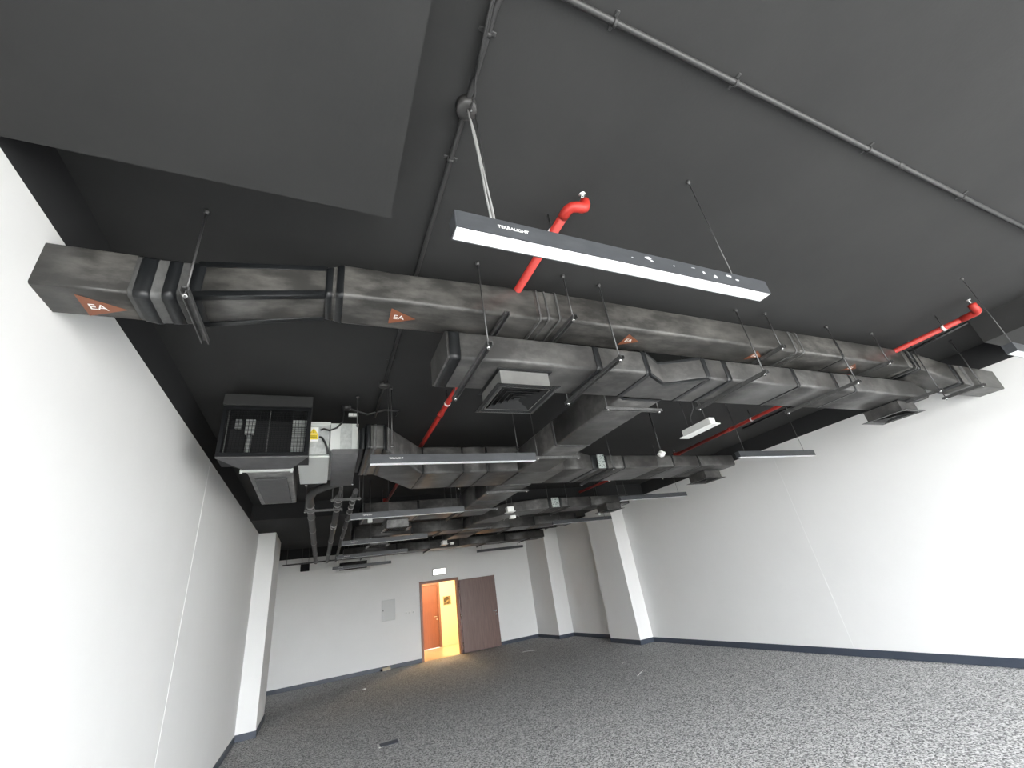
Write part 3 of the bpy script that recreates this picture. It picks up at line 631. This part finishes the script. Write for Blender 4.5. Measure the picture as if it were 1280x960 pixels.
G().tube([(6.372, 1.44, 3.535), (6.44, 1.9, 3.535), (6.54, 2.6, 3.535), (6.6, 4.6, 3.535)], .015, 10).obj('pipe', M_BCABLE, K2)
for y, x in ((1.75, 6.418), (2.5, 6.526)): saddle(K2, x, y, 3.535, 'y', .015)
tb = thing('terminal_box', (.26, 4.3, 3.49), 'small white connector block hung from the ceiling above the fan coil unit', 'box')
G().bbox(.205, .30, 4.30, 4.33, 3.475, 3.51, .003).obj('block', M_WHITE, tb)
G().box(.251, .254, 4.298, 4.30, 3.478, 3.507).obj('divider', M_CABLE, tb)
G().tube([(.27, 4.315, 3.51), (.27, 4.315, ZC)], .004, 6).obj('wire', M_BCABLE, tb)

# ------------------------------------------------------------------ pendant lamps
LG = 'linear pendant lamps hung in rows'
LL, LWd, LH, LZb = 1.60, .066, .078, 2.758
def make_lamp(loc, label):
    L = thing('pendant_lamp', loc, label, 'lamp', LG)
    x0, y0, z0 = loc
    g = G(); t = .004
    g.box(x0, x0 + LL, y0, y0 + t, z0, z0 + LH).box(x0, x0 + LL, y0 + LWd - t, y0 + LWd, z0, z0 + LH).box(x0, x0 + LL, y0 + t, y0 + LWd - t, z0 + LH - t, z0 + LH)
    g.obj('housing', M_HOUSE, L)
    for a in (x0 - .004, x0 + LL): G().bbox(a, a + .004, y0, y0 + LWd, z0, z0 + LH, .001).obj('end_cap', M_HOUSE, L)
    G().bbox(x0 + .001, x0 + LL - .001, y0 + t, y0 + LWd - t, z0 - .001, z0 + .02, .002).obj('diffuser', M_OPAL, L)
    for dx in (.155, 1.425):
        w = G().tube([(x0 + dx, y0 + LWd / 2, z0 + LH), (x0 + dx, y0 + LWd / 2, ZC - .02)], .0028, 6).obj('suspension_wire', M_ROD, L)
        G().lathe((x0 + dx, y0 + LWd / 2, ZC), [(.011, 0), (.011, -.012), (.006, -.026)], 12).obj('ceiling_anchor', M_STEEL, w)
        G().lathe((x0 + dx, y0 + LWd / 2, z0 + LH), [(.009, 0), (.009, .010), (.004, .018)], 10).obj('wire_grip', M_CHROME, w)
    mw = Matrix.Translation((x0 + .215, y0 - .0008, z0 + LH * .55)) @ Matrix.Rotation(PI / 2, 4, 'X') @ Matrix.Scale(1.12, 4, (1, 0, 0))
    text_obj('maker_lettering', 'TERRALIGHT', .019, M_WHITE, mw, L, .0005)
    return L
lamp = make_lamp((.365, .955, LZb), 'near black linear pendant lamp with bright white underside below the ceiling corner')
# grey feed cables reaching the near lamp and the paint chips on its side
G().tube([(.484, .985, 3.50), (.492, .985, 3.44), (.500, .985, 3.38), (.510, .987, 3.2), (.520, .988, 3.02), (.526, .988, 2.92), (.528, .988, LZb + LH)], .0045, 8).obj('feed_cable', M_CABLE, lamp)
G().tube([(.480, .975, 3.50), (.488, .978, 3.40), (.500, .98, 3.2), (.507, .985, 3.0), (.512, .986, 2.90), (.514, .988, LZb + LH)], .0045, 8).obj('feed_cable', M_CABLE, lamp)
for (x, z, w, h) in ((1.21, 2.812, .05, .022), (1.225, 2.80, .022, .014), (1.35, 2.80, .010, .012), (1.12, 2.795, .014, .008), (1.53, 2.80, .02, .02), (1.60, 2.79, .03, .022), (1.70, 2.815, .045, .016), (1.75, 2.80, .03, .012), (1.47, 2.815, .03, .006)):
    n = 9; vs = []
    for k in range(n):
        a = 2 * PI * k / n; rr = random.uniform(.6, 1)
        vs.append((x + w / 2 * rr * math.cos(a), .9545, z + h / 2 * rr * math.sin(a)))
    vs += [(p[0], .9552, p[2]) for p in vs]
    G().add(vs, [list(range(n)), list(range(2 * n - 1, n - 1, -1))] + [(k, n + k, n + (k + 1) % n, (k + 1) % n) for k in range(n)]).obj('paint_chip', M_CHIP, lamp)
COPYP = [c for c in lamp.children if not c.name.startswith(('feed_cable', 'paint_chip'))]
def dup_lamp(loc, label):
    r = lamp.copy(); COL.objects.link(r); r.location = loc; r['label'] = label
    for ch in COPYP:
        if loc[0] > 3 and ch.name.startswith('maker'): continue
        c = ch.copy(); COL.objects.link(c); c.parent = r
        for sub in ch.children:
            s_ = sub.copy(); COL.objects.link(s_); s_.parent = c
    return r
for x, y, lab in (
    (.365, 3.64, 'pendant lamp, second of the left column, in front of the fan coil duct'),
    (.37, 6.17, 'pendant lamp, third of the left column, below the third row duct'),
    (.38, 8.74, 'pendant lamp, fourth of the left column, just below the pale diffuser'),
    (.38, 10.98, 'pendant lamp, fifth of the left column, close below the beam'),
    (.38, 13.7, 'pendant lamp, farthest of the left column, against the far wall louvre'),
    (4.96, .985, 'pendant lamp cut by the right edge of the picture, nearest on the right'),
    (5.03, 3.69, 'pendant lamp, second of the right column, seen against the right wall'),
    (4.93, 6.21, 'pendant lamp, third of the right column, ending before the white wall'),
    (4.76, 8.53, 'pendant lamp, fourth of the right column, ending before the right pillar'),
    (4.59, 13.4, 'pendant lamp, farthest of the right column, above the open door leaf')):
    dup_lamp((x, y, LZb), lab)

# ------------------------------------------------------------------ emergency lights and sensors
def emergency(x, y, z, label, ln=.42, w=.085, fl=.03, hgt=.075):
    E = thing('emergency_light', (x, y, z), label, 'light', 'white emergency light boxes under the ceiling')
    G().bbox(x - w / 2 - fl, x + w / 2 + fl, y - ln / 2 - .03, y + ln / 2 + .03, z, z + .012, .004).obj('base_plate', M_WHITE, E)
    G().bbox(x - w / 2, x + w / 2, y - ln / 2, y + ln / 2, z + .012, z + .012 + hgt, .006).obj('light_body', M_WHITE, E)
    for dy in (-.13, .13): G().tube([(x, y + dy, z + hgt), (x, y + dy, ZC)], .003, 6).obj('hanging_wire', M_ROD, E)
    G().tube([(x - .01, y + .05, z + hgt), (x - .04, y + .03, z + hgt + .1), (x - .01, y - .03, z + hgt + .2), (x - .03, y - .06, z + hgt + .3), (x - .02, y - .05, ZC)], .006, 8).obj('feed_cable', M_COND, E)
    return E
emergency(3.84, 3.19, 2.91, 'long white emergency light box under the front supply duct')
emergency(3.13, 7.12, 2.85, 'small white emergency light box in front of the curved elbow duct', .10, .13, .015, .085)
emergency(2.98, 11.3, 2.86, 'white emergency light box far back above the exit sign', .22, .12, .02, .09)
sn = thing('smoke_detector', (4.13, 4.14, 2.94), 'white domed smoke detector on a thin drop rod', 'smoke detector')
G().lathe((4.13, 4.14, 2.955), [(.052, .02), (.056, .01), (.056, 0), (.040, -.022), (.022, -.038)], 24).obj('detector_head', M_WHITE, sn)
G().lathe((4.13, 4.14, 2.975), [(.045, 0), (.02, .025)], 16).obj('detector_base', M_WHITE, sn)
G().tube([(4.13, 4.14, 2.99), (4.13, 4.14, ZC)], .011, 10).obj('drop_rod', M_COND, sn)
sn2 = thing('smoke_detector', (3.15, 11.3, 2.86), 'tiny white smoke detector far back beside an emergency light box', 'smoke detector')
G().lathe((3.19, 11.3, 2.88), [(.06, .03), (.065, 0), (.04, -.03)], 16).obj('detector_head', M_WHITE, sn2)
G().tube([(3.19, 11.3, 2.91), (3.19, 11.3, ZC)], .011, 8).obj('drop_rod', M_COND, sn2)
wp = thing('wireless_box', (3.52, 7.9, 2.86), 'small white junction box with loose cables below the curved elbow duct', 'box')
G().bbox(3.45, 3.57, 7.86, 7.95, 2.86, 2.92, .006).obj('box_body', M_WHITE, wp)
G().tube([(3.45, 7.9, 2.9), (3.38, 7.9, 2.9), (3.32, 7.92, 2.84)], .008, 6).obj('loose_cable', M_CABLE, wp)
G().tube([(3.57, 7.9, 2.9), (3.62, 7.9, 2.93), (3.66, 7.9, 2.88)], .008, 6).obj('loose_cable', M_CABLE, wp)
b2 = thing('mounting_bracket', (.72, 7.15, 2.88), 'small pale bracket below the third row duct', 'bracket')
G().bbox(.68, .75, 7.12, 7.18, 2.86, 2.93, .005).obj('bracket_body', M_LGALV, b2); G().bbox(.75, 1.0, 7.13, 7.16, 2.905, 2.93, .004).obj('bracket_arm', M_STEEL, b2)
G().tube([(.715, 7.15, 2.93), (.715, 7.15, ZC)], .005, 8).obj('hanger_rod', M_ROD, b2)
b3 = thing('mounting_bracket', (5.9, 8.4, 2.9), 'small pale hanging tag before the top of the right pillar', 'bracket')
G().bbox(5.93, 5.99, 8.42, 8.44, 2.86, 2.96, .004).obj('tag_plate', M_WHITE, b3); G().tube([(5.96, 8.43, 2.96), (5.96, 8.43, ZC)], .004, 6).obj('wire', M_ROD, b3)

# ------------------------------------------------------------------ far wall fittings
ex = thing('exit_sign', (3.67, YD, 2.33), 'glowing white exit sign box above the open door', 'exit sign')
G().bbox(3.44, 3.90, YD - .07, YD, 2.325, 2.515, .006).obj('sign_housing', M_PANEL, ex)
G().bbox(3.47, 3.87, YD - .076, YD - .069, 2.345, 2.495, .002).obj('lit_panel', M_EXIT, ex)
ap = thing('access_panel', (2.05, YD, 1.25), 'grey square access panel on the far wall left of the door', 'panel')
G().bbox(1.845, 2.245, YD - .014, YD, 1.245, 1.815, .003).obj('panel_frame', M_PANEL, ap)
dr = G().bbox(1.865, 2.225, YD - .018, YD - .012, 1.265, 1.795, .002).obj('panel_door', M_PANEL, ap)
G().lathe((1.885, YD - .018, 1.53), [(.014, 0), (.014, -.008)], 12, 'y').obj('panel_lock', M_GRILLE, dr)
for i in range(3):
    sw = thing('light_switch', (2.57 + i * .11, YD, 1.33), ['white light switch plate nearest the access panel', 'white light switch plate in the middle of three', 'white light switch plate nearest the door frame'][i], 'switch', 'light switches beside the door')
    G().bbox(2.53 + i * .11, 2.615 + i * .11, YD - .010, YD, 1.325, 1.41, .002).obj('switch_plate', M_WHITE, sw)
    G().bbox(2.553 + i * .11, 2.592 + i * .11, YD - .016, YD - .009, 1.345, 1.39, .002).obj('rocker', M_PANEL, sw)
lv = thing('wall_louvre', (1.0, YD, 2.72), 'grey boxed air louvre high on the far wall behind a lamp', 'louvre')
G().bbox(.50, 1.50, YD - .10, YD, 2.74, 2.80, .004).bbox(.50, 1.50, YD - .10, YD, 3.02, 3.08, .004).bbox(.50, .60, YD - .10, YD, 2.80, 3.02, .004).bbox(1.40, 1.50, YD - .10, YD, 2.80, 3.02, .004).obj('louvre_frame', M_LOUV, lv)
G().box(.60, 1.40, YD - .03, YD - .005, 2.80, 3.02).obj('louvre_back', M_VOID, lv)
for k in range(5): G().add([(.60, YD - .09, 2.815 + k * .045), (1.40, YD - .09, 2.815 + k * .045), (1.40, YD - .04, 2.845 + k * .045), (.60, YD - .04, 2.845 + k * .045), (.60, YD - .09, 2.819 + k * .045), (1.40, YD - .09, 2.819 + k * .045), (1.40, YD - .04, 2.849 + k * .045), (.60, YD - .04, 2.849 + k * .045)],
    [(0, 1, 2, 3), (4, 7, 6, 5), (0, 4, 5, 1), (2, 6, 7, 3), (1, 5, 6, 2), (0, 3, 7, 4)]).obj('louvre_slat', M_STEEL, lv)
sp = thing('black_wall_box', (-.35, YD, 2.9), 'small black box high on the far wall beside the lagged pipes', 'box')
G().bbox(-.47, -.23, YD - .14, YD, 2.90, 3.10, .01).obj('box_body', M_GRILLE, sp); G().bbox(-.52, -.18, YD - .16, YD, 3.10, 3.12, .004).obj('box_shelf', M_GRILLE, sp)
for x in (-.44, -.26): G().tube([(x, YD - .10, 3.12), (x, YD - .10, ZC)], .006, 6).obj('hanger_rod', M_STEEL, sp)
tray = thing('cable_tray', (.1, 14.2, 3.02), 'thin dark steel tray crossing above the far ends of the lagged pipes', 'tray')
channel(G(), -.9, .9, 13.95, 14.05, 3.06, .09, .03).obj('tray_channel', M_STEEL, tray)
for x in (-.8, .8): rod(tray, x, 14.0, 3.02)

# ------------------------------------------------------------------ things on the floor
fb = thing('floor_socket', (1.96, YD, 0), 'tan cable block lying at the skirting left of the door', 'socket')
G().bbox(1.85, 2.08, YD - .10, YD - .016, 0, .075, .008).obj('socket_body', M_TAN, fb); G().bbox(1.80, 1.86, YD - .12, YD - .03, 0, .05, .008).obj('plug', M_GRILLE, fb)
G().tube([(2.08, YD - .05, .03), (2.16, YD - .06, .012), (2.24, YD - .05, .008)], .007, 6).obj('cable', M_CABLE, fb)
ft = thing('floor_plate', (1.0, 7.31, 0), 'small rectangular grey cable plate lying on the carpet', 'plate')
G().bbox(.885, 1.125, 7.24, 7.40, 0, .006, .002).obj('plate_lid', M_BASE, ft); G().bbox(.86, .885, 7.22, 7.40, 0, .008, .002).obj('plate_edge', M_LOUV, ft)
def scrap(pts, label, M_=M_WHITE, w=.010):
    o = G().tube([(p[0], p[1], .005) for p in pts], w / 2, 6).obj('paper_scrap', M_); tag(o, label, 'scrap', 'scraps of litter on the carpet'); return o
scrap([(.88, 12.36), (.94, 12.40)], 'smaller white crumb on the carpet before the far wall', w=.03)
scrap([(1.10, 12.24), (1.17, 12.24)], 'larger white crumb on the carpet before the far wall', w=.04)
scrap([(5.06, 7.10), (5.20, 7.21), (5.36, 7.33)], 'thin white strip of litter on the carpet before the right pillar')
scrap([(5.25, 12.42), (5.42, 12.39), (5.58, 12.25)], 'thin white strip of litter on the carpet below the door leaf', w=.016)
scrap([(5.55, 8.2), (5.7, 8.32)], 'faint short strip of litter on the carpet beside the right skirting', w=.008)
